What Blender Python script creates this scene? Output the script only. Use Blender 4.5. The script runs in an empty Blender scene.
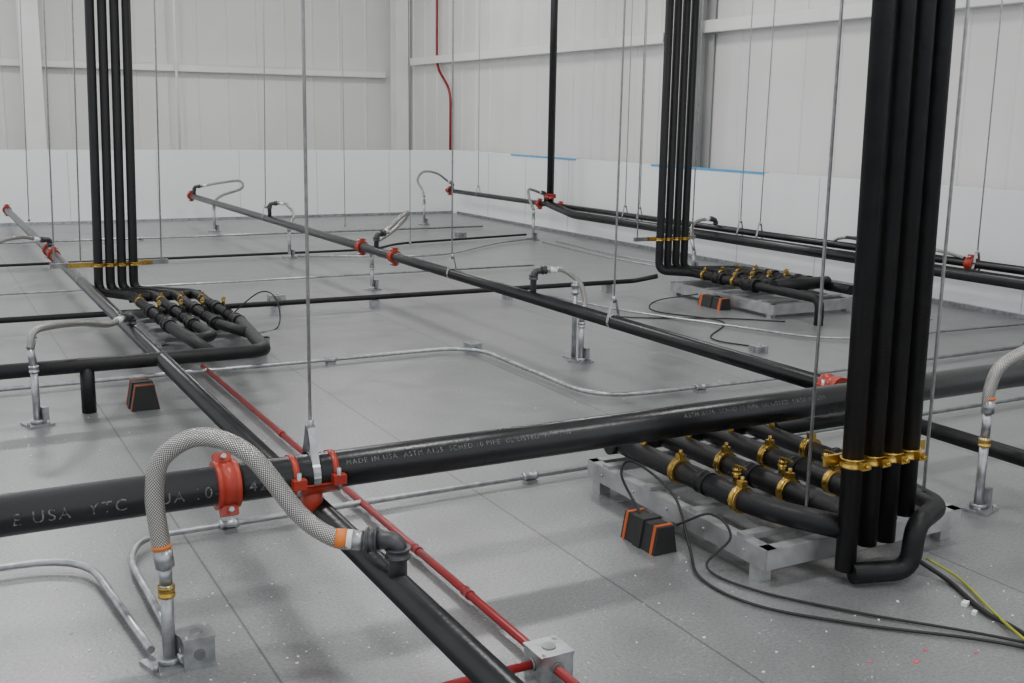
import bpy, math, random
from mathutils import Vector, Matrix
random.seed(4)
sc = bpy.context.scene
CEIL = 5.6

# ---------------------------------------------------------------- materials
def newmat(name, col, rough=0.5, metal=0.0, spec=0.5):
    m = bpy.data.materials.new(name); m.use_nodes = True
    b = m.node_tree.nodes['Principled BSDF']
    b.inputs['Base Color'].default_value = (*col, 1)
    b.inputs['Roughness'].default_value = rough
    b.inputs['Metallic'].default_value = metal
    b.inputs['Specular IOR Level'].default_value = spec
    return m, m.node_tree, b

def noisy(name, c1, c2, scale=8, rough=0.5, metal=0.0, bump=0.0, bscale=None, rvar=0.1, spec=0.5, detail=4):
    m, nt, b = newmat(name, c1, rough, metal, spec)
    tc = nt.nodes.new('ShaderNodeTexCoord')
    n = nt.nodes.new('ShaderNodeTexNoise'); n.inputs['Scale'].default_value = scale; n.inputs['Detail'].default_value = detail
    nt.links.new(tc.outputs['Object'], n.inputs['Vector'])
    r = nt.nodes.new('ShaderNodeValToRGB')
    r.color_ramp.elements[0].position = 0.35; r.color_ramp.elements[1].position = 0.65
    r.color_ramp.elements[0].color = (*c1, 1); r.color_ramp.elements[1].color = (*c2, 1)
    nt.links.new(n.outputs['Fac'], r.inputs['Fac']); nt.links.new(r.outputs['Color'], b.inputs['Base Color'])
    mr = nt.nodes.new('ShaderNodeMapRange')
    mr.inputs['To Min'].default_value = rough - rvar; mr.inputs['To Max'].default_value = rough + rvar
    nt.links.new(n.outputs['Fac'], mr.inputs['Value']); nt.links.new(mr.outputs['Result'], b.inputs['Roughness'])
    if bump:
        n2 = nt.nodes.new('ShaderNodeTexNoise'); n2.inputs['Scale'].default_value = bscale or scale * 8
        nt.links.new(tc.outputs['Object'], n2.inputs['Vector'])
        bp = nt.nodes.new('ShaderNodeBump'); bp.inputs['Strength'].default_value = bump; bp.inputs['Distance'].default_value = 0.003
        nt.links.new(n2.outputs['Fac'], bp.inputs['Height']); nt.links.new(bp.outputs['Normal'], b.inputs['Normal'])
    return m

BLACK = noisy('black_painted_steel', (0.005, 0.005, 0.006), (0.011, 0.011, 0.013), 5, 0.30, 0.0, 0.25, 60, 0.08)
FOAM = noisy('black_foam_insulation', (0.004, 0.004, 0.005), (0.008, 0.008, 0.009), 12, 0.48, 0.0, 0.4, 90, 0.05, 0.35)
RED = noisy('red_painted_coupling', (0.30, 0.020, 0.009), (0.38, 0.034, 0.015), 10, 0.38)
REDP = noisy('red_conduit_paint', (0.27, 0.010, 0.012), (0.20, 0.008, 0.010), 6, 0.35)
GALV = noisy('galvanised_steel', (0.30, 0.31, 0.32), (0.46, 0.47, 0.48), 25, 0.34, 0.85)
STRUT = noisy('galvanised_strut', (0.20, 0.205, 0.21), (0.32, 0.325, 0.33), 14, 0.38, 0.8)
STRUTL = noisy('galvanised_frame', (0.36, 0.365, 0.37), (0.48, 0.485, 0.49), 14, 0.38, 0.7)
ROD = noisy('zinc_threaded_rod', (0.42, 0.42, 0.43), (0.55, 0.55, 0.56), 40, 0.4, 0.7)
BRASS = noisy('brass', (0.42, 0.27, 0.055), (0.58, 0.39, 0.10), 20, 0.28, 0.9)
GREYP = noisy('dark_grey_fitting', (0.04, 0.04, 0.045), (0.075, 0.075, 0.08), 30, 0.4, 0.4)
ORANGE = noisy('orange_label', (0.66, 0.17, 0.02), (0.74, 0.21, 0.03), 10, 0.5)
ORANGED = noisy('orange_rubber', (0.40, 0.08, 0.015), (0.48, 0.10, 0.02), 10, 0.5)
WHITEL = noisy('white_label', (0.75, 0.75, 0.72), (0.8, 0.8, 0.78), 10, 0.5)
BLUE = noisy('blue_tape', (0.06, 0.34, 0.66), (0.08, 0.38, 0.72), 10, 0.5)
RUBBER = noisy('black_rubber', (0.010, 0.010, 0.010), (0.017, 0.017, 0.017), 10, 0.6)
YELG = noisy('yellow_green_cable', (0.30, 0.32, 0.02), (0.36, 0.38, 0.04), 10, 0.5)
WALLM = noisy('white_wall_panel', (0.67, 0.67, 0.65), (0.74, 0.74, 0.72), 0.7, 0.5, 0, 0.1, 20)
KNEE = noisy('white_insulated_panel', (0.79, 0.815, 0.82), (0.84, 0.86, 0.865), 0.5, 0.35, 0, 0.05, 12)
STEELW = noisy('white_painted_steel', (0.76, 0.76, 0.74), (0.82, 0.82, 0.80), 2, 0.45)
STEELG = noisy('grey_primer_steel', (0.36, 0.36, 0.36), (0.42, 0.42, 0.41), 2, 0.5)
JOINT = noisy('panel_joint_sealant', (0.50, 0.51, 0.51), (0.55, 0.56, 0.56), 2, 0.5)
CEILM = noisy('ceiling_paint', (0.7, 0.7, 0.7), (0.74, 0.74, 0.74), 1, 0.7)
PRINT = noisy('pipe_stencil_ink', (0.025, 0.025, 0.025), (0.17, 0.17, 0.17), 110, 0.6)
CHIP = noisy('white_foam_crumbs', (0.70, 0.70, 0.69), (0.80, 0.80, 0.79), 30, 0.7)
PINK = noisy('pink_marking_paint', (0.55, 0.06, 0.10), (0.60, 0.08, 0.12), 30, 0.6)

def braid():
    m, nt, b = newmat('braided_stainless', (0.5, 0.5, 0.5), 0.28, 0.95)
    uv = nt.nodes.new('ShaderNodeUVMap'); hs = []
    for a in (40, -40):
        mp = nt.nodes.new('ShaderNodeMapping'); mp.inputs['Rotation'].default_value = (0, 0, math.radians(a))
        w = nt.nodes.new('ShaderNodeTexWave'); w.inputs['Scale'].default_value = 55
        nt.links.new(uv.outputs[0], mp.inputs[0]); nt.links.new(mp.outputs[0], w.inputs['Vector']); hs.append(w)
    mx = nt.nodes.new('ShaderNodeMath'); mx.operation = 'MULTIPLY'
    nt.links.new(hs[0].outputs['Fac'], mx.inputs[0]); nt.links.new(hs[1].outputs['Fac'], mx.inputs[1])
    r = nt.nodes.new('ShaderNodeValToRGB')
    r.color_ramp.elements[0].color = (0.15, 0.145, 0.14, 1); r.color_ramp.elements[1].color = (0.74, 0.72, 0.69, 1)
    r.color_ramp.elements[1].position = 0.6
    nt.links.new(mx.outputs[0], r.inputs['Fac']); nt.links.new(r.outputs['Color'], b.inputs['Base Color'])
    bp = nt.nodes.new('ShaderNodeBump'); bp.inputs['Distance'].default_value = 0.002; bp.inputs['Strength'].default_value = 0.8
    nt.links.new(mx.outputs[0], bp.inputs['Height']); nt.links.new(bp.outputs['Normal'], b.inputs['Normal'])
    return m
BRAID = braid()

def floor_mat():
    m, nt, b = newmat('galvanised_deck_panels', (0.3, 0.3, 0.3), 0.35, 0.5)
    N = nt.nodes.new; L = nt.links.new
    tc = N('ShaderNodeTexCoord')
    def noise(s, d=5, r=0.55):
        n = N('ShaderNodeTexNoise'); n.inputs['Scale'].default_value = s; n.inputs['Detail'].default_value = d
        n.inputs['Roughness'].default_value = r; L(tc.outputs['Object'], n.inputs['Vector']); return n
    def mixc(fac, a, bb, blend='MIX'):
        x = N('ShaderNodeMix'); x.data_type = 'RGBA'; x.blend_type = blend
        if isinstance(fac, float): x.inputs[0].default_value = fac
        else: L(fac, x.inputs[0])
        for s, v in ((6, a), (7, bb)):
            if isinstance(v, tuple): x.inputs[s].default_value = (*v, 1)
            else: L(v, x.inputs[s])
        return x.outputs[2]
    def ramp(src, p0, p1, v0=0.0, v1=1.0):
        r = N('ShaderNodeMapRange'); r.inputs['From Min'].default_value = p0; r.inputs['From Max'].default_value = p1
        r.inputs['To Min'].default_value = v0; r.inputs['To Max'].default_value = v1
        L(src, r.inputs['Value']); return r.outputs['Result']
    big = noise(0.7); mid = noise(5.0); fine = noise(90, 2)
    c = mixc(ramp(big.outputs['Fac'], 0.35, 0.65), (0.262, 0.267, 0.270), (0.305, 0.310, 0.313))
    c = mixc(ramp(mid.outputs['Fac'], 0.35, 0.7, 0, 0.25), c, (0.36, 0.364, 0.366))
    c = mixc(ramp(fine.outputs['Fac'], 0.42, 0.72, 0, 0.5), c, (0.14, 0.14, 0.143))
    st = noise(1.3, 3, 0.4)
    c = mixc(ramp(st.outputs['Fac'], 0.57, 0.63, 0, 0.13), c, (0.15, 0.15, 0.15))
    def specks(scale, th, lo, hi, colr, c):
        v = N('ShaderNodeTexVoronoi'); v.inputs['Scale'].default_value = scale; L(tc.outputs['Object'], v.inputs['Vector'])
        sp = ramp(v.outputs['Distance'], th, th + 0.03, 1, 0)
        dm = ramp(mid.outputs['Fac'], lo, hi)
        mm = N('ShaderNodeMath'); mm.operation = 'MULTIPLY'; L(sp, mm.inputs[0]); L(dm, mm.inputs[1])
        return mixc(mm.outputs[0], c, colr)
    c = specks(26, 0.07, 0.54, 0.62, (0.75, 0.75, 0.74), c)
    c = specks(70, 0.11, 0.46, 0.56, (0.62, 0.62, 0.62), c)
    sep = N('ShaderNodeSeparateXYZ'); L(tc.outputs['Object'], sep.inputs[0])
    a = N('ShaderNodeMath'); a.operation = 'ADD'; L(sep.outputs['X'], a.inputs[0]); a.inputs[1].default_value = -0.776 + 1.17 * 8
    p = N('ShaderNodeMath'); p.operation = 'PINGPONG'; L(a.outputs[0], p.inputs[0]); p.inputs[1].default_value = 1.17 / 2
    j = ramp(p.outputs[0], 0.002, 0.005, 0.7, 0)
    c = mixc(j, c, (0.07, 0.07, 0.07))
    L(c, b.inputs['Base Color'])
    L(ramp(mid.outputs['Fac'], 0.3, 0.7, 0.29, 0.40), b.inputs['Roughness'])
    bp = N('ShaderNodeBump'); bp.inputs['Strength'].default_value = 0.4; bp.inputs['Distance'].default_value = 0.002
    L(fine.outputs['Fac'], bp.inputs['Height']); L(bp.outputs['Normal'], b.inputs['Normal'])
    return m
FLOOR = floor_mat()

# ---------------------------------------------------------------- mesh builder
class B:
    def __init__(s): s.v = []; s.f = []; s.m = []; s.sm = []; s.uv = []; s.mats = []
    def mi(s, mat):
        if mat not in s.mats: s.mats.append(mat)
        return s.mats.index(mat)
    def face(s, idx, mat, smooth=False, uv=None):
        s.f.append(tuple(idx)); s.m.append(s.mi(mat)); s.sm.append(smooth); s.uv.append(uv or [(0, 0)] * len(idx))
    def box(s, c, size, mat, rz=0.0, M=None):
        hx, hy, hz = [k / 2 for k in size]; o = len(s.v)
        R = M or Matrix.Rotation(rz, 3, 'Z')
        for z in (-hz, hz):
            for x, y in ((-hx, -hy), (hx, -hy), (hx, hy), (-hx, hy)):
                s.v.append(Vector(c) + R @ Vector((x, y, z)))
        for q in ((0, 3, 2, 1), (4, 5, 6, 7), (0, 1, 5, 4), (1, 2, 6, 5), (2, 3, 7, 6), (3, 0, 4, 7)):
            s.face([o + i for i in q], mat)
    def tube(s, pts, r, mat, fillet=0.0, n=16, cap=True, radii=None):
        P = [Vector(p) for p in pts]
        if fillet and len(P) > 2:
            Q = [P[0]]
            for i in range(1, len(P) - 1):
                a = (P[i - 1] - P[i]); b = (P[i + 1] - P[i])
                d = min(fillet, a.length * 0.49, b.length * 0.49)
                a = P[i] + a.normalized() * d; b = P[i] + b.normalized() * d
                for k in range(7):
                    t = k / 6; Q.append(a * (1 - t) ** 2 + P[i] * 2 * t * (1 - t) + b * t * t)
            Q.append(P[-1]); P = Q
        R2 = radii or [r] * len(P)
        T = []
        for i in range(len(P)):
            d = (P[min(i + 1, len(P) - 1)] - P[max(i - 1, 0)]); T.append(d.normalized())
        ref = Vector((0, 0, 1)) if abs(T[0].z) < 0.9 else Vector((1, 0, 0))
        nx = T[0].cross(ref).normalized(); o = len(s.v); dist = 0; D = []
        for i, p in enumerate(P):
            if i: dist += (P[i] - P[i - 1]).length
            D.append(dist)
            nx = (nx - T[i] * nx.dot(T[i])).normalized(); ny = T[i].cross(nx)
            for k in range(n):
                a = 2 * math.pi * k / n
                s.v.append(p + (nx * math.cos(a) + ny * math.sin(a)) * R2[i])
        c = 2 * math.pi * r
        for i in range(len(P) - 1):
            for k in range(n):
                k2 = (k + 1) % n
                s.face([o + i * n + k, o + i * n + k2, o + (i + 1) * n + k2, o + (i + 1) * n + k], mat, True,
                       [(k / n * c, D[i]), ((k + 1) / n * c, D[i]), ((k + 1) / n * c, D[i + 1]), (k / n * c, D[i + 1])])
        if cap:
            s.face([o + k for k in range(n)][::-1], mat); e = o + (len(P) - 1) * n
            s.face([e + k for k in range(n)], mat)
    def spline(s, pts, r, mat, n=14, sub=8):
        P = [Vector(p) for p in pts]; Q = []
        E = [P[0] * 2 - P[1]] + P + [P[-1] * 2 - P[-2]]
        for i in range(1, len(E) - 2):
            p0, p1, p2, p3 = E[i - 1:i + 3]
            for k in range(sub):
                t = k / sub
                Q.append(0.5 * ((2 * p1) + (p2 - p0) * t + (2 * p0 - 5 * p1 + 4 * p2 - p3) * t * t + (3 * p1 - p0 - 3 * p2 + p3) * t ** 3))
        Q.append(P[-1]); s.tube(Q, r, mat, n=n)
    def ring(s, c, axis, r, w, mat, t=0.012, n=20):
        a = Vector(axis).normalized() * w / 2; c = Vector(c)
        s.tube([c - a, c - a * 0.6, c - a * 0.55, c + a * 0.55, c + a * 0.6, c + a], r, mat, n=n,
               radii=[r + t, r + t, r + t * 0.65, r + t * 0.65, r + t, r + t])
    def coupling(s, c, axis, r, mat=None, w=0.07, side=None, t=0.016):
        mat = mat or RED; s.ring(c, axis, r, w, mat, t)
        ax = Vector(axis).normalized(); sd = Vector(side) if side else (Vector((0, 0, 1)) if abs(ax.z) < 0.5 else Vector((1, 0, 0)))
        sd = sd.normalized(); ot = ax.cross(sd)
        M = Matrix((ax, sd, ot)).transposed()
        for q in (-1, 1):
            p = Vector(c) + sd * q * (r + 0.022)
            s.box(p, (w * 0.75, 0.030, 0.036), mat, M=M)
            s.tube([p - ot * 0.040, p + ot * 0.040], 0.008, GALV, n=8)
    def clamp(s, c, axis, r, mat=None, up=(0, 0, 1), k=1.0):
        mat = mat or BRASS; s.ring(c, axis, r, 0.032 * k, mat, 0.007 * k)
        ax = Vector(axis).normalized(); up = Vector(up).normalized(); ot = ax.cross(up)
        M = Matrix((ax, ot, up)).transposed()
        s.box(Vector(c) + up * (r + 0.014 * k), (0.028 * k, 0.026 * k, 0.024 * k), mat, M=M)
        s.tube([Vector(c) + up * (r + 0.024 * k), Vector(c) + up * (r + 0.042 * k)], 0.007 * k, mat, n=8)
    def make(s, name):
        me = bpy.data.meshes.new(name); me.from_pydata([tuple(v) for v in s.v], [], s.f)
        for m in s.mats: me.materials.append(m)
        me.polygons.foreach_set('material_index', s.m); me.polygons.foreach_set('use_smooth', s.sm)
        uvl = me.uv_layers.new(name='UVMap'); flat = []
        for u in s.uv:
            for c in u: flat += [c[0], c[1]]
        uvl.data.foreach_set('uv', flat)
        me.update(); ob = bpy.data.objects.new(name, me); sc.collection.objects.link(ob); return ob

# ---------------------------------------------------------------- room shell
XR, YB = 7.73, 16.29
XW, YW = 8.1, 19.3
b = B(); b.box((2.8, 9.0, -0.05), (10.6, 21.0, 0.1), FLOOR); b.make('floor')
b = B(); b.box((2.8, 9.0, CEIL + 0.05), (11.0, 21.0, 0.1), CEILM); b.make('ceiling')

def ribbed(p0, p1, z0, z1, inward, mat, pitch=0.3, depth=0.03, rib=0.09):
    b = B(); p0 = Vector(p0); p1 = Vector(p1); d = (p1 - p0); Ln = d.length; d.normalize(); iw = Vector(inward)
    prof = []; x = 0
    while x < Ln:
        for a, h in ((0, 0), (pitch - rib, 0), (pitch - rib * 0.8, depth), (pitch - rib * 0.2, depth)):
            if x + a <= Ln: prof.append((x + a, h))
        x += pitch
    prof.append((Ln, 0))
    for a, h in prof:
        q = p0 + d * a + iw * h
        b.v.append(Vector((q.x, q.y, z0))); b.v.append(Vector((q.x, q.y, z1)))
    for i in range(len(prof) - 1):
        b.face([2 * i, 2 * i + 2, 2 * i + 3, 2 * i + 1], mat)
    m = (p0 + p1) / 2 - iw * 0.05
    b.box((m.x, m.y, (z0 + z1) / 2), (abs(d.x) * Ln + abs(iw.x) * 0.09, abs(d.y) * Ln + abs(iw.y) * 0.09, z1 - z0), mat)
    return b
ribbed((-2.6, YW, 0), (XW, YW, 0), -0.1, CEIL, (0, -1, 0), WALLM, 0.5, 0.012, 0.05).make('wall_back')
ribbed((XW, YW, 0), (XW, -1.5, 0), -0.1, CEIL, (-1, 0, 0), WALLM, 0.5, 0.012, 0.05).make('wall_right')

b = B(); b.box((XR / 2 - 1.3 + 0.06, YB + 0.06, 0.5), (XR + 2.72, 0.12, 1.0), KNEE)
for i in range(9): b.box((-1.6 + i * 1.17, YB - 0.001, 0.5), (0.006, 0.006, 0.99), JOINT)
b.box((XR / 2 - 1.3 - 0.02, YB - 0.02, 0.02), (XR + 2.5, 0.04, 0.04), GALV)
b.make('wall_low_back')
b = B(); b.box((XR + 0.06, YB / 2 - 0.75, 0.5), (0.12, YB + 1.5, 1.0), KNEE)
for i in range(15): b.box((XR - 0.001, YB - 1.17 * (i + 1), 0.5), (0.006, 0.006, 0.99), JOINT)
b.box((XR - 0.02, YB / 2 - 0.8, 0.02), (0.04, YB + 1.3, 0.04), GALV)
b.make('wall_low_right')
b = B()
for y0, y1 in ((12.6, 14.4), (8.9, 10.9)):
    b.box((XR + 0.03, (y0 + y1) / 2, 1.002), (0.068, y1 - y0, 0.006), BLUE)
    b.box((XR - 0.003, (y0 + y1) / 2, 0.994), (0.006, y1 - y0, 0.020), BLUE)
b.make('blue_masking_tape')

def girt(name, c, L, axis, mat, h=0.12):
    b = B()
    if axis == 'x':
        b.box(c, (L, 0.010, h), mat)
        for q in (-1, 1): b.box((c[0], c[1] + 0.05, c[2] + q * h / 2), (L, 0.11, 0.010), mat)
    else:
        b.box(c, (0.010, L, h), mat)
        for q in (-1, 1): b.box((c[0] + 0.05, c[1], c[2] + q * h / 2), (0.11, L, 0.010), mat)
    b.make(name)
girt('wall_girt', (2.7, YW - 0.13, 2.25), 10.0, 'x', STEELW, 0.10)
girt('wall_girt', (XW - 0.13, 14.9, 2.47), 7.6, 'y', STEELW, 0.11)
girt('wall_girt', (XW - 0.13, 5.0, 2.55), 11.0, 'y', STEELW, 0.12)
def column(x, y, mat, w=0.3, ax='x', name='steel_column'):
    b = B(); t = 0.015
    if ax == 'x':
        b.box((x, y - w / 2, CEIL / 2), (w, t, CEIL), mat); b.box((x, y + w / 2, CEIL / 2), (w, t, CEIL), mat)
        b.box((x, y, CEIL / 2), (t, w, CEIL), mat)
    else:
        b.box((x - w / 2, y, CEIL / 2), (t, w, CEIL), mat); b.box((x + w / 2, y, CEIL / 2), (t, w, CEIL), mat)
        b.box((x, y, CEIL / 2), (w, t, CEIL), mat)
    b.box((x, y, 0.01), (w + 0.1, w + 0.1, 0.02), mat)
    b.make(name)
column(1.78, YW - 0.35, STEELW, 0.28)
column(XW - 0.2, YW - 0.3, STEELW, 0.24)
column(XW - 0.19, 10.4, STEELG, 0.3, 'y')

# ---------------------------------------------------------------- sprinkler piping
ML = B(); MY, MZ, MR = 3.30, 0.38, 0.061
ML.tube([(-1.2, MY, MZ), (7.3, MY, MZ)], MR, BLACK, n=32)
ML.coupling((0.785, MY, MZ), (1, 0, 0), MR, side=(0, 0.5, 1), w=0.070, t=0.015)
ML.coupling((3.62, MY, MZ), (1, 0, 0), MR)
main = ML.make('sprinkler_main_pipe')
def pipe_text(txt, x0, ang0, size, parent, r, y, z):
    cu = bpy.data.curves.new('stencil', 'FONT'); cu.body = txt; cu.size = size; cu.space_character = 1.25
    ob = bpy.data.objects.new('tmp', cu); sc.collection.objects.link(ob)
    dg = bpy.context.evaluated_depsgraph_get(); me = bpy.data.meshes.new_from_object(ob.evaluated_get(dg))
    bpy.data.objects.remove(ob)
    for v in me.vertices:
        a = ang0 + v.co.y / r; x = x0 + v.co.x
        v.co = (x, y - math.cos(a) * (r + 0.0009), z + math.sin(a) * (r + 0.0009))
    me.materials.clear(); me.materials.append(PRINT)
    o = bpy.data.objects.new('stencil_text', me); sc.collection.objects.link(o); o.parent = parent
pipe_text('E USA  YTC  GUA 10-04 42', 0.175, -0.25, 0.050, main, MR, MY, MZ)
pipe_text('MADE IN USA  ASTM A135  SCHED 10 PIPE  UL LISTED  FM  4 IN', 1.16, 0.45, 0.024, main, MR, MY, MZ)
pipe_text('ASTM A135  SCHED 10 PIPE  UL LISTED  MADE IN USA', 2.5, 0.45, 0.024, main, MR, MY, MZ)

LX, LZ, BR = 1.09, 0.24, 0.040
b = B(); b.tube([(LX, 1.0, LZ), (LX, 16.0, LZ)], BR, BLACK, n=24)
b.tube([(LX - 0.03, MY, LZ), (LX - 0.03, MY, MZ - 0.04)], 0.035, RED)
def saddle(b, x0, x1, a0, a1, r, mat, t=0.010):
    n = 14; o = len(b.v)
    for i in range(n + 1):
        a = math.radians(a0 + (a1 - a0) * i / n)
        for rr, xx in ((r, x0), (r + t, x0), (r + t, x1), (r, x1)):
            b.v.append(Vector((xx, MY - math.cos(a) * rr, MZ + math.sin(a) * rr)))
    for i in range(n):
        for k in range(3): b.face([o + i * 4 + k, o + i * 4 + k + 1, o + i * 4 + k + 5, o + i * 4 + k + 4], mat, k == 1)
    b.face([o, o + 1, o + 2, o + 3], mat); e = o + n * 4; b.face([e + 3, e + 2, e + 1, e], mat)
saddle(b, LX - 0.115, LX + 0.055, -170, -20, MR, RED)
for q in (-0.095, 0.035):
    b.box((LX + q, MY - 0.083, MZ - 0.006), (0.042, 0.030, 0.030), RED); b.tube([(LX + q, MY - 0.083, MZ - 0.04), (LX + q, MY - 0.083, MZ + 0.03)], 0.008, GALV, n=8)
    saddle(b, LX + q - 0.010, LX + q + 0.010, -5, 185, MR, RED, 0.005)
for y in (10.7, 11.1, 15.9): b.coupling((LX, y, LZ), (0, 1, 0), BR)
b.make('sprinkler_branch_pipe')
MX, MBZ = 3.46, 0.38
b = B(); b.tube([(MX, MY + 0.06, MBZ), (MX, 16.0, MBZ)], 0.038, BLACK, n=24)
b.coupling((MX, MY + 0.16, MBZ), (0, 1, 0), 0.038, w=0.10, side=(1, 0, 0))
for y in (8.45, 9.2, 15.9): b.coupling((MX, y, MBZ), (0, 1, 0), 0.038)
b.make('sprinkler_branch_pipe')
RX, RZ = 7.45, 0.39
b = B(); b.tube([(RX, 3.5, RZ + 0.04), (RX, 16.0, RZ)], 0.034, BLACK, n=20)
b.tube([(RX - 0.10, 3.4, 0.345), (RX - 0.10, 12.0, 0.33), (RX - 0.02, 12.77, RZ + 0.02)], 0.050, BLACK, 0.1, n=20)
b.coupling((RX, 12.77, RZ + 0.12), (0, 0, 1), 0.042, t=0.012); b.coupling((RX, 12.5, RZ), (0, 1, 0), 0.036, t=0.012); b.coupling((RX, 13.05, RZ), (0, 1, 0), 0.036, t=0.012)
b.coupling((RX, 15.9, RZ), (0, 1, 0), 0.034, t=0.012)
b.tube([(RX, 12.77, RZ), (RX, 12.77, CEIL)], 0.048, BLACK, n=20)
b.make('sprinkler_feed_riser')

def rod(x, y, pz, pr, top=None, ax='x', rr=0.0058):
    b = B(); top = top or (x, y)
    zt = pz + pr + 0.09
    b.tube([(x, y, zt - 0.02), (top[0], top[1], CEIL)], rr, ROD, n=8)
    b.tube([(x, y, zt - 0.015), (x, y, zt + 0.02)], 0.012, GALV, n=6)
    if pr > 0:
        P = []
        for i in range(25):
            a = 2 * math.pi * i / 24
            o = Vector((0, math.cos(a), math.sin(a))) if ax == 'x' else Vector((math.cos(a), 0, math.sin(a)))
            P.append(Vector((x, y, pz)) + o * (pr + 0.004))
        axis = Vector((1, 0, 0)) if ax == 'x' else Vector((0, 1, 0))
        for i in range(24):
            q = [P[i] - axis * 0.012, P[i + 1] - axis * 0.012, P[i + 1] + axis * 0.012, P[i] + axis * 0.012]
            o = len(b.v); b.v += q; b.face([o, o + 1, o + 2, o + 3], GALV)
        s = Vector((0, 1, 0)) if ax == 'x' else Vector((1, 0, 0))
        for q in (-1, 1):
            a = Vector((x, y, pz)) + s * q * (pr + 0.005); c = Vector((x, y, zt)) + s * q * 0.012
            o = len(b.v); b.v += [a - axis * 0.012, a + axis * 0.012, c + axis * 0.012, c - axis * 0.012]; b.face([o, o + 1, o + 2, o + 3], GALV)
        b.box((x, y, zt), (0.026, 0.028, 0.006), GALV)
    return b.make('hanger_rod')
rod(1.060, MY, MZ, MR + 0.004, (1.080, MY))
rod(MX, 5.19, MBZ, 0.038, (MX + 0.02, 5.19), 'y')
rod(MX, 7.34, MBZ, 0.038, (MX, 7.34), 'y')
rod(MX, 12.2, MBZ, 0.038, (MX + 0.10, 12.2), 'y')
rod(LX, 8.9, LZ, 0.04, (LX + 0.14, 8.9), 'y')
rod(LX, 12.9, LZ, 0.04, (LX + 0.14, 12.9), 'y')
rod(RX, 8.9, RZ, 0.036, None, 'y'); rod(RX, 8.6, RZ, 0.036, (RX + 0.05, 8.6), 'y')
rod(RX, 6.0, RZ, 0.036, None, 'y'); rod(RX, 14.9, RZ, 0.036, None, 'y'); rod(RX, 11.0, RZ, 0.036, None, 'y')
rod(RX, 10.7, RZ, 0.036, None, 'y')
rod(4.50, MY, MZ, MR, (4.50, MY))
rod(5.2, 12.2, -0.06, 0.0); rod(5.25, 14.6, -0.06, 0.0)

# ---------------------------------------------------------------- flexible drops
def drop(tap, tapz, taptop, hose, post, post_top, hr=0.018, label=True, k=0.8):
    b = B()
    d = (Vector(hose[0]) - Vector((tap[0], tap[1], taptop))).normalized()
    b.tube([(tap[0], tap[1], tapz), (tap[0], tap[1], taptop), Vector((tap[0], tap[1], taptop)) + d * 0.075], 0.026 * k, GREYP, 0.03, n=14)
    b.ring((tap[0], tap[1], taptop - 0.035), (0, 0, 1), 0.026 * k, 0.03, GREYP, 0.010)
    e = Vector((tap[0], tap[1], taptop)) + d * 0.07
    b.ring(e, d, 0.024 * k, 0.03, GREYP, 0.012 * k)
    b.tube([e, e + d * 0.06], 0.020 * k, GALV, n=8)
    b.spline(hose, hr, BRAID)
    h0 = Vector(hose[0]); h1 = Vector(hose[1]); dd = (h1 - h0).normalized()
    b.tube([h0 - dd * 0.01, h0 + dd * 0.02], hr + 0.002, GALV); b.tube([h0 + dd * 0.02, h0 + dd * 0.035], hr + 0.002, WHITEL); b.tube([h0 + dd * 0.035, h0 + dd * 0.065], hr + 0.002, ORANGE if label else WHITEL)
    he = Vector(hose[-1]); hb = (Vector(hose[-2]) - he).normalized()
    b.tube([he, he + hb * 0.05], hr + 0.001, GALV)
    b.tube([he + hb * 0.055, he + hb * 0.066], hr + 0.0015, ORANGE if label else GALV)
    x, y = post
    b.tube([he, (x, y, post_top)], 0.018, GALV, n=12)
    b.ring((x, y, post_top - 0.02), (0, 0, 1), 0.019, 0.030, BRASS if label else GALV, 0.005)
    b.tube([(x, y, post_top), (x, y, 0.0)], 0.018, GALV, n=16)
    b.box((x, y, 0.006), (0.12, 0.12, 0.012), GALV, 0.3)
    b.box((x + 0.032, y, 0.05), (0.03, 0.05, 0.08), GALV, 0.3)
    b.tube([(x, y, 0.012), (x, y, 0.03)], 0.033, GALV, n=14)
    for q in (-1, 1): b.tube([(x + q * 0.045, y - 0.04, 0.01), (x + q * 0.045, y - 0.04, 0.03)], 0.008, GALV, n=6)
    return b.make('flexible_sprinkler_drop')
drop((LX, 2.65), LZ, 0.375,
     [(1.0, 2.70, 0.372), (0.94, 2.73, 0.378), (0.857, 2.773, 0.444), (0.742, 2.833, 0.611), (0.627, 2.894, 0.659), (0.535, 2.94, 0.60), (0.512, 2.95, 0.50), (0.518, 2.95, 0.40), (0.53, 2.945, 0.29)],
     (0.53, 2.945), 0.24, hr=0.0255, k=1.0)
drop((LX, 6.75), LZ, 0.33, [(1.02, 6.65, 0.33), (0.92, 6.5, 0.33), (0.75, 6.2, 0.40), (0.58, 5.85, 0.46), (0.47, 5.72, 0.46), (0.447, 5.7, 0.38)], (0.457, 5.7), 0.30, label=False)
drop((LX, 10.95), LZ, 0.36, [(1.0, 10.9, 0.36), (0.85, 10.8, 0.40), (0.65, 10.5, 0.40), (0.4, 10.1, 0.32), (0.2, 9.8, 0.24), (0.1, 9.6, 0.2)], (0.1, 9.6), 0.15, label=False)
drop((MX, 8.85), MBZ, 0.52, [(MX + 0.08, 8.87, 0.53), (MX + 0.18, 8.9, 0.60), (MX + 0.34, 9.0, 0.69), (MX + 0.40, 9.15, 0.63), (MX + 0.28, 9.2, 0.50), (MX + 0.12, 9.15, 0.42), (3.53, 9.14, 0.32)], (3.53, 9.14), 0.22, label=False)
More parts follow.
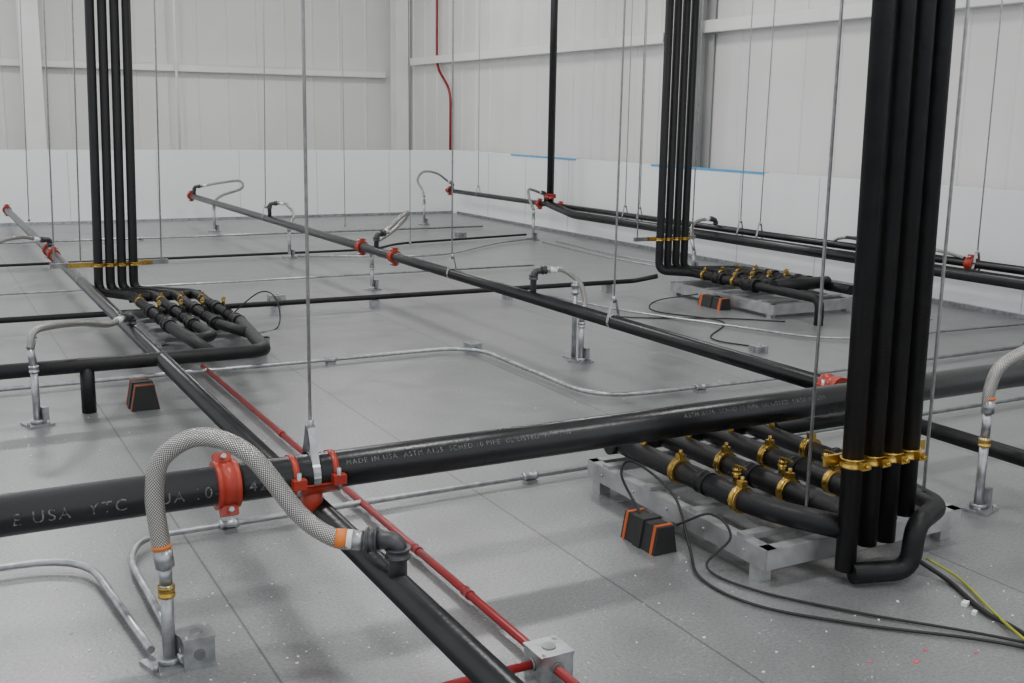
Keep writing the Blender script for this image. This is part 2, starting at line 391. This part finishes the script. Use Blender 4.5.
drop((MX, 6.12), MBZ, 0.55, [(MX + 0.09, 6.1, 0.56), (MX + 0.18, 6.05, 0.56), (MX + 0.27, 6.0, 0.48), (MX + 0.27, 5.93, 0.38), (MX + 0.20, 5.84, 0.30)], (3.65, 5.83), 0.26, label=False)
b = B(); b.tube([(3.67, 5.95, 0), (3.67, 5.95, 0.5)], 0.016, GALV); b.box((3.67, 5.95, 0.006), (0.1, 0.1, 0.012), GALV); b.ring((3.67, 5.95, 0.45), (0, 0, 1), 0.016, 0.06, GALV); b.make('conduit_post')
drop((MX, 12.04), MBZ, 0.55, [(MX + 0.09, 12.0, 0.56), (MX + 0.16, 11.95, 0.55), (MX + 0.2, 11.8, 0.45), (MX + 0.12, 11.65, 0.38)], (3.54, 11.6), 0.33, label=False)
drop((MX, 15.7), MBZ, 0.52, [(MX + 0.1, 15.65, 0.53), (MX + 0.3, 15.5, 0.58), (MX + 0.5, 15.2, 0.62), (MX + 0.45, 14.9, 0.54), (MX + 0.15, 14.7, 0.47), (MX, 14.6, 0.4)], (MX, 14.6), 0.33, label=False)
drop((RX, 15.8), RZ, 0.52, [(RX - 0.1, 15.7, 0.53), (RX - 0.4, 15.5, 0.68), (RX - 0.75, 15.2, 0.72), (RX - 0.98, 14.9, 0.62), (RX - 1.0, 14.7, 0.5), (6.44, 14.6, 0.4)], (6.44, 14.6), 0.33, label=False)
drop((RX, 12.9), RZ, 0.55, [(RX - 0.1, 12.85, 0.55), (RX - 0.3, 12.7, 0.60), (RX - 0.48, 12.5, 0.62), (RX - 0.55, 12.35, 0.52), (6.92, 12.27, 0.38)], (6.92, 12.27), 0.3, label=False)
drop((RX, 9.3), RZ, 0.50, [(RX - 0.1, 9.28, 0.51), (RX - 0.25, 9.25, 0.50), (RX - 0.38, 9.2, 0.45), (RX - 0.42, 9.15, 0.33)], (RX - 0.42, 9.1), 0.2, label=False)
drop((4.30, 2.55), 0.0, 0.62, [(4.22, 2.58, 0.63), (4.05, 2.65, 0.66), (3.85, 2.74, 0.67), (3.69, 2.80, 0.60), (3.65, 2.82, 0.5), (3.65, 2.82, 0.40)], (3.65, 2.82), 0.30, hr=0.024, k=1.0)
b = B(); b.tube([(RX - 0.02, 7.4, 0.50), (RX - 0.05, 6.9, 0.5)], 0.016, GREYP)
b.spline([(RX, 7.6, RZ), (RX, 7.5, 0.48), (RX, 7.0, 0.52), (RX, 6.4, 0.49), (RX - 0.02, 6.1, 0.46)], 0.014, BRAID); b.coupling((RX, 6.05, RZ + 0.03), (0, 1, 0), 0.036)
b.make('flexible_hose')

# ---------------------------------------------------------------- insulated pipe manifolds
def tray(b, x0, x1, y0, y1, z0, z1, mat=STRUT, plate=True):
    """open frame of steel channel on short feet with cross struts"""
    t = 0.005
    for x in (x0, x1):
        s = 1 if x == x0 else -1
        b.box((x, (y0 + y1) / 2, (z0 + z1) / 2), (t, y1 - y0, z1 - z0), mat)
        b.box((x + s * 0.02, (y0 + y1) / 2, z1), (0.04, y1 - y0, 0.004), mat)
        b.box((x + s * 0.02, (y0 + y1) / 2, z0), (0.04, y1 - y0, 0.004), mat)
    for y in (y0, y1):
        s = 1 if y == y0 else -1
        b.box(((x0 + x1) / 2, y, (z0 + z1) / 2), (x1 - x0, t, z1 - z0), mat)
        b.box(((x0 + x1) / 2, y + s * 0.02, z1), (x1 - x0, 0.04, 0.004), mat)
    for f in (0.12, 0.36, 0.62, 0.88): b.box(((x0 + x1) / 2, y0 + f * (y1 - y0), z1 + 0.004), (x1 - x0, 0.041, 0.022), mat)
    for x in (x0 + 0.03, x1 - 0.03):
        for y in (y0 + 0.06, (y0 + y1) / 2, y1 - 0.06): b.box((x, y, z0 / 2), (0.05, 0.05, z0 + 0.004), mat)
    for f in (0.1, 0.3, 0.5, 0.7, 0.9):
        b.tube([(x0 - 0.002, y0 + f * (y1 - y0), (z0 + z1) / 2), (x0 - 0.008, y0 + f * (y1 - y0), (z0 + z1) / 2)], 0.006, mat, n=6)
def valve(b, x, y, z, r, k=1.0, mat=None):
    mat = mat or BRASS
    b.tube([(x, y, z), (x, y, z + r + 0.045 * k)], 0.014 * k, mat, n=8); b.ring((x, y, z + r + 0.03 * k), (0, 0, 1), 0.012 * k, 0.02 * k, mat, 0.006, 8)
    b.box((x, y - 0.02, z + r + 0.052 * k), (0.012, 0.06 * k, 0.006), mat)

b = B(); tray(b, 2.38, 3.30, 2.62, 3.72, 0.055, 0.125, STRUTL)
tx = [2.50, 2.72, 2.94, 3.16]; rx = [2.645, 2.733, 2.818, 2.90]; ry = 2.53; r = 0.0345; lean = -0.013
for i in range(4):
    bot = [0.045, 0.12, 0.12, 0.20][i]
    b.tube([(rx[i], ry, bot), (rx[i] + lean * CEIL, ry, CEIL)], r, FOAM, n=20)
    b.clamp((rx[i] + lean * 0.4, ry, 0.42), (0, 0, 1), r, up=(0, -1, 0))
    z = 0.195
    if i < 3:
        b.tube([(tx[i], 3.66, z), (tx[i], 2.80, z), (rx[i] + 0.01 * i, ry + 0.02, z - 0.01)], 0.041, FOAM, 0.14, n=20)
    else:
        b.tube([(tx[i], 3.66, z), (tx[i], 2.86, z), (3.06, 2.52, 0.205), (2.86, 2.44, 0.20), (2.845, 2.44, 0.042), (rx[0], 2.50, 0.042)], 0.035, FOAM, 0.06, n=20)
    for y in (3.26, 2.90): b.clamp((tx[i], y, z), (0, 1, 0), 0.042)
    valve(b, tx[i] + 0.10, 3.05, 0.17, 0.04); valve(b, tx[i], 3.50, z, 0.041)
    b.ring((tx[i], 3.1, z), (0, 1, 0), 0.041, 0.05, FOAM, 0.004)
    b.tube([(tx[i] + 0.1, 3.42, 0.17), (tx[i] + 0.1, 2.85, 0.17)], 0.02, FOAM, n=12)
b.box((2.79, ry + 0.045, 0.42), (0.46, 0.012, 0.035), BRASS)
b.tube([(2.45, 3.68, 0.19), (3.22, 3.68, 0.19)], 0.041, FOAM, n=20)
b.box((2.46, 3.62, 0.245), (0.04, 0.04, 0.025), BLUE)
b.tube([(2.675, 2.76, 0.13), (2.675, 2.76, CEIL)], 0.006, ROD, n=8)
b.tube([(3.07, 2.60, 0.13), (3.06, 2.60, CEIL)], 0.006, ROD, n=8)
for x, y in ((2.675, 2.76), (3.07, 2.60)): b.tube([(x, y, 0.13), (x, y, 0.16)], 0.013, GALV, n=6)
b.make('insulated_pipe_manifold')

b = B(); b.tube([(3.84, 1.2, 0.2), (3.84, 3.55, 0.2), (3.22, 3.55, 0.2)], 0.034, FOAM, 0.15, n=20)
b.tube([(3.88, 2.75, 0.2), (3.88, 2.75, 0.30)], 0.030, BLACK, n=20)
for y in (1.6, 2.6, 3.45): b.box((3.84, y, 0.083), (0.06, 0.05, 0.166), STRUT)
b.make('insulated_pipe')

# far-left manifold
b = B(); tray(b, 1.27, 1.93, 6.80, 8.2, 0.05, 0.12)
for i in range(4):
    xr = 1.17 + 0.083 * i; xt = 1.36 + 0.145 * i; z = 0.20
    b.tube([(xr + 0.022 * CEIL, 8.6, CEIL), (xr, 8.6, z), (xt, 8.3, z), (xt, 6.95, z)], 0.033, FOAM, 0.08, n=16)
    b.clamp((xr + 0.008, 8.6, 0.40), (0, 0, 1), 0.033, up=(0, -1, 0), k=0.8)
    b.clamp((xt, 8.0, z), (0, 1, 0), 0.034, k=0.6); b.clamp((xt, 7.3, z), (0, 1, 0), 0.034, mat=FOAM, k=0.8)
    b.ring((xt, 7.6, z), (0, 1, 0), 0.034, 0.12, FOAM, 0.010); valve(b, xt + 0.06, 7.65, z, 0.02, 0.8, BRASS)
    b.ring((xt, 7.05, z), (0, 1, 0), 0.034, 0.12, FOAM, 0.010)
b.tube([(1.36, 7.0, 0.2), (1.36, 5.85, 0.245)], 0.036, FOAM, n=16)
b.tube([(1.80, 7.0, 0.2), (1.64, 5.85, 0.245), (-1.2, 5.85, 0.25)], 0.038, FOAM, 0.1, n=16)
b.tube([(1.51, 6.95, 0.2), (1.51, 6.5, 0.22), (1.36, 6.4, 0.22)], 0.033, FOAM, 0.08, n=16)
b.tube([(1.655, 6.95, 0.2), (1.72, 6.5, 0.22)], 0.033, FOAM, n=16)
b.tube([(1.33, 8.28, 0.19), (1.84, 8.28, 0.19)], 0.034, FOAM, n=16)
b.tube([(1.36, 7.75, 0.17), (1.80, 7.75, 0.17)], 0.024, FOAM, n=16)
b.tube([(0.716, 5.85, 0.25), (0.716, 5.85, 0.0)], 0.036, FOAM, n=16)
b.box((1.27, 8.64, 0.40), (0.60, 0.012, 0.035), BRASS)
b.box((1.27, 8.665, 0.40), (0.84, 0.03, 0.035), STRUT)
for x, l in ((0.88, 0.12), (1.64, 0.1)): b.tube([(x, 8.66, 0.38), (x + l, 8.66, CEIL)], 0.006, ROD, n=8)
b.make('insulated_pipe_manifold')

# far-right manifold
b = B(); tray(b, 5.86, 6.72, 6.55, 7.9, 0.03, 0.11, STRUTL)
for i in range(4):
    xr = 5.80 + 0.09 * i; xt = 6.0 + 0.19 * i; z = 0.20
    b.tube([(xr, 8.0, CEIL), (xr, 8.0, z), (xt, 7.8, z), (xt, 6.75, z)] + ([(xt, 6.2, z), (xt, 6.2, 0.0)] if i == 0 else []), 0.034 if i else 0.036, FOAM, 0.08, n=16)
    b.clamp((xr, 8.0, 0.48), (0, 0, 1), 0.034, up=(0, -1, 0), k=0.8)
    for y in (7.6, 7.2): b.clamp((xt, y, z), (0, 1, 0), 0.038, k=0.8)
    b.ring((xt, 7.0, z), (0, 1, 0), 0.040, 0.16, FOAM, 0.015); b.ring((xt, 7.4, z), (0, 1, 0), 0.038, 0.12, FOAM, 0.012); valve(b, xt + 0.07, 7.3, z, 0.02, 0.8)
    b.tube([(xt + 0.09, 7.7, 0.17), (xt + 0.09, 6.85, 0.17)], 0.025, FOAM, n=12)
b.tube([(6.0, 6.72, 0.23), (6.57, 6.72, 0.23)], 0.05, FOAM, n=16); b.tube([(6.57, 6.72, 0.2), (6.57, 6.45, 0.2)], 0.04, FOAM, n=16)
b.box((5.93, 8.04, 0.48), (0.45, 0.012, 0.035), BRASS); b.box((5.90, 8.065, 0.48), (0.66, 0.03, 0.035), STRUT)
for x in (5.60, 6.20): b.tube([(x, 8.065, 0.46), (x, 8.065, CEIL)], 0.006, ROD, n=8)
b.make('insulated_pipe_manifold')

b = B(); b.tube([(-1.5, 8.30, 0.09), (5.68, 8.20, 0.09), (5.80, 8.02, 0.15)], 0.021, FOAM, 0.06, n=16)
for x in (0.2, 2.4, 3.2, 4.4, 5.4): b.box((x, 8.28 - x * 0.012, 0.034), (0.06, 0.08, 0.068), GALV)
b.make('insulated_header_pipe')

# ---------------------------------------------------------------- conduits
def conduit(pts, r=0.014, mat=GALV, fillet=0.15, coup=(), name='electrical_conduit'):
    b = B(); b.tube(pts, r, mat, fillet, n=12)
    for c, a in coup:
        b.ring(c, a, r, 0.07, mat, 0.005, 12); b.box((c[0], c[1], 0.008), (0.05, 0.05, 0.016), mat)
    return b.make(name)
conduit([(-1.2, 6.42, 0.03), (3.18, 6.42, 0.03), (3.18, 4.9, 0.03), (4.3, 4.86, 0.03), (7.6, 4.9, 0.03)], 0.013, GALV, 0.30, [((2.2, 6.42, 0.03), (1, 0, 0)), ((3.85, 4.87, 0.03), (1, 0, 0))])
conduit([(7.6, 3.92, 0.03), (0.62, 3.88, 0.03), (0.55, 3.7, 0.03), (0.56, 2.9, 0.03)], 0.012, GALV, 0.12, [((0.93, 3.88, 0.03), (1, 0, 0)), ((2.2, 3.89, 0.03), (1, 0, 0))])
conduit([(-0.8, 3.83, 0.03), (0.42, 3.80, 0.03), (0.49, 3.0, 0.03)], 0.012, GALV, 0.22)
conduit([(-0.6, 13.85, 0.03), (7.0, 13.85, 0.03)], 0.014, GALV, 0.1, [((2.4, 13.85, 0.03), (1, 0, 0)), ((4.6, 13.85, 0.03), (1, 0, 0))])
conduit([(-0.6, 11.75, 0.035), (4.6, 11.75, 0.035), (5.0, 12.2, 0.035), (7.0, 12.6, 0.035)], 0.014, FOAM, 0.4)
conduit([(0.3, 9.9, 0.03), (5.6, 9.9, 0.03)], 0.010, GALV, 0.1)
conduit([(6.9, 12.2, 0.03), (6.2, 11.9, 0.03), (5.0, 10.9, 0.03), (3.6, 11.5, 0.03)], 0.012, GALV, 0.6)
conduit([(4.7, 8.4, 0.02), (4.9, 7.3, 0.02), (5.6, 5.6, 0.02), (7.6, 5.5, 0.02)], 0.009, GALV, 0.4)
b = B(); b.tube([(1.45, 6.55, 0.03), (1.45, 1.0, 0.03)], 0.0135, REDP, n=14)
for y in (4.95, 3.35, 2.95, 1.9): b.ring((1.45, y, 0.03), (0, 1, 0), 0.0135, 0.045, REDP, 0.003)
b.tube([(1.45, 2.44, 0.035), (0.2, 2.44, 0.03)], 0.0125, REDP, n=14)
b.make('red_fire_alarm_conduit')
def jbox(x, y, s=0.1, h=0.06, name='junction_box', rz=0.0):
    b = B(); b.box((x, y, h / 2), (s, s, h), GALV, rz); b.box((x, y, h + 0.003), (s * 1.06, s * 1.06, 0.006), GALV, rz)
    b.tube([(x, y, h), (x, y, h + 0.010)], s * 0.2, STRUT, n=16)
    for q in ((1, 1), (-1, -1)): b.tube([(x + q[0] * s * .38, y + q[1] * s * .38, h), (x + q[0] * s * .38, y + q[1] * s * .38, h + 0.012)], 0.005, ROD, n=6)
    for q in (-1, 1):
        b.tube([(x + q * s / 2, y, h / 2), (x + q * (s / 2 + 0.006), y, h / 2)], s * 0.18, STRUT, n=14)
        b.tube([(x, y + q * s / 2, h / 2), (x, y + q * (s / 2 + 0.006), h / 2)], s * 0.18, STRUT, n=14)
    return b.make(name)
jbox(1.45, 2.44, 0.10, 0.07); jbox(3.18, 6.42, 0.09, 0.05); jbox(0.60, 2.93, 0.085, 0.085)
jbox(2.55, 8.75, 0.12, 0.07); jbox(4.9, 5.6, 0.09, 0.04); jbox(6.2, 12.9, 0.12, 0.06)
conduit([(8.02, 17.65, CEIL), (8.02, 17.65, 2.35), (8.02, 17.1, 1.95), (8.02, 17.1, 0.0)], 0.022, REDP, 0.2, name='red_fire_alarm_conduit')
conduit([(4.0, YW - 0.2, CEIL), (4.0, YW - 0.2, 0.0)], 0.022, STEELW, name='lit_rod')  # white stand-in for a rod that catches light; brightness put in its colour

# ---------------------------------------------------------------- supports, cables
def boot(x, y, rz, L=0.2, w=0.055, h=0.11, os=0.02):
    b = B(); R = Matrix.Rotation(rz, 3, 'Z')
    def prism(l0, l1, mat, g):
        o = len(b.v)
        for l in (l0, l1):
            for ww, hh in ((-w - g, 0), (w + g, 0), (w * .65 + g, h + g), (-w * .65 - g, h + g)):
                b.v.append(Vector((x, y, 0.0)) + R @ Vector((l, ww, hh)))
        for q in ((0, 1, 2, 3), (7, 6, 5, 4), (0, 4, 5, 1), (1, 5, 6, 2), (2, 6, 7, 3), (3, 7, 4, 0)): b.face([o + i for i in q], mat)
    prism(-L / 2, L / 2, RUBBER, 0); prism(-L / 2 + 0.012, -L / 2 + 0.012 + os, ORANGED, 0.003); prism(L / 2 - 0.012 - os, L / 2 - 0.012, ORANGED, 0.003)
    prism(-0.02, 0.02, RUBBER, 0.006)
    return b.make('rubber_pipe_support')
boot(2.25, 3.10, math.pi / 2, 0.21, 0.05, 0.10, 0.014); boot(5.78, 7.18, math.pi / 2, 0.30, 0.055, 0.09, 0.03)
boot(0.98, 5.85, math.pi / 2, 0.18, 0.07, 0.13, 0.010)
def cable(pts, r=0.006, mat=RUBBER, name='power_cable'):
    b = B(); b.spline(pts, r, mat, n=8, sub=8); return b.make(name)
cable([(2.25, 3.14, 0.09), (2.26, 3.3, 0.2), (2.34, 3.34, 0.23), (2.355, 3.1, 0.17), (2.32, 2.95, 0.03), (2.22, 2.75, 0.008), (2.25, 2.5, 0.008), (2.45, 2.25, 0.008), (2.75, 1.95, 0.008), (3.0, 1.5, 0.008)], 0.005)
cable([(2.3, 3.0, 0.10), (2.34, 2.86, 0.18), (2.36, 2.78, 0.12), (2.28, 2.8, 0.02), (2.32, 2.6, 0.008), (2.5, 2.32, 0.008), (2.78, 1.97, 0.008), (3.04, 1.5, 0.008)], 0.0045)
cable([(2.92, 2.47, 0.05), (2.95, 2.36, 0.01), (2.86, 2.15, 0.01), (2.82, 1.95, 0.01), (2.6, 1.6, 0.01)], 0.008)
cable([(2.96, 2.47, 0.05), (3.0, 2.36, 0.01), (2.89, 2.15, 0.012), (2.80, 1.98, 0.02), (2.66, 1.6, 0.01)], 0.0045, YELG)
cable([(5.78, 7.4, 0.08), (5.5, 7.6, 0.01), (5.2, 7.2, 0.006), (5.4, 6.6, 0.006), (4.9, 6.1, 0.006), (5.0, 5.7, 0.006)], 0.005)
cable([(5.85, 6.4, 0.006), (5.5, 6.7, 0.006), (4.9, 7.0, 0.006), (4.6, 7.4, 0.006), (4.7, 8.0, 0.006)], 0.005)
cable([(6.9, 12.0, 0.006), (6.8, 10.5, 0.006), (6.9, 9.0, 0.006), (6.8, 7.8, 0.006)], 0.008, GALV)
cable([(7.1, 12.0, 0.006), (7.0, 10.5, 0.006), (7.1, 9.0, 0.006), (7.0, 6.0, 0.006)], 0.008, GALV)
cable([(1.97, 8.1, 0.01), (2.2, 8.0, 0.22), (2.3, 7.9, 0.18), (2.25, 7.7, 0.01), (1.98, 7.5, 0.01)], 0.005)

# insulation crumbs left on the deck, one mesh
b = B()
def chip(x, y, s, mat):
    a = random.uniform(0, 3.14); b.box((x, y, s * 0.2), (s, s * random.uniform(.4, .9), s * 0.4), mat, a)
for cx, cy, sd, n in ((0.95, 2.55, 0.25, 80), (0.5, 3.3, 0.3, 60), (2.2, 2.3, 0.5, 45), (2.9, 2.3, 0.2, 20), (1.9, 5.0, 1.1, 45), (4.2, 4.2, 1.0, 35), (0.3, 5.4, 0.3, 30)):
    for i in range(n):
        chip(cx + random.gauss(0, sd), cy + random.gauss(0, sd), random.choice((0.003, 0.003, 0.004, 0.005, 0.007)) * (1 + cy / 16), CHIP)
for x, y, s in ((2.42, 2.02, 0.02), (2.50, 2.06, 0.014), (2.62, 1.98, 0.014), (2.30, 2.08, 0.012)): b.box((x, y, 0.001), (s, s * 0.6, 0.002), PINK, 0.5)
for x, y, s in ((2.86, 2.22, 0.03), (2.83, 2.16, 0.02)): b.box((x, y, 0.007), (s, s * 0.6, 0.012), CHIP, 0.4)
b.make('floor_debris')

# high-bay fixtures
for x, y, e in ((0.5, 3.5, 110), (5.0, 3.5, 75), (0.5, 9.5, 125), (5.0, 9.5, 115), (1.0, 15.0, 120), (5.5, 15.0, 110), (2.8, 0.2, 85)):
    b = B(); b.box((x, y, CEIL - 0.22), (1.25, 0.35, 0.08), STEELW); b.tube([(x, y, CEIL - 0.2), (x, y, CEIL)], 0.01, ROD, n=6); fx = b.make('high_bay_light')
    l = bpy.data.lights.new('tube', 'AREA'); l.shape = 'RECTANGLE'; l.size = 1.2; l.size_y = 0.5; l.energy = e; l.color = (1, 0.99, 0.975)
    o = bpy.data.objects.new('lamp', l); o.location = (x, y, CEIL - 0.30); sc.collection.objects.link(o); o.parent = fx

w = bpy.data.worlds.new('World'); sc.world = w; w.use_nodes = True
w.node_tree.nodes['Background'].inputs[0].default_value = (0.94, 0.97, 1, 1)
w.node_tree.nodes['Background'].inputs[1].default_value = 1.2

# ---------------------------------------------------------------- camera
R = Matrix(((.8809, .0798, -.4666), (-.4732, .1799, -.8624), (.0151, .9805, .1963))).to_quaternion().normalized()
cam = bpy.data.cameras.new('Camera'); cam.sensor_width = 36; cam.lens = 39.02; cam.clip_start = 0.05
co = bpy.data.objects.new('Camera', cam); co.rotation_mode = 'QUATERNION'; co.rotation_quaternion = R; co.location = (0, 0, 1.5)
sc.collection.objects.link(co); sc.camera = co
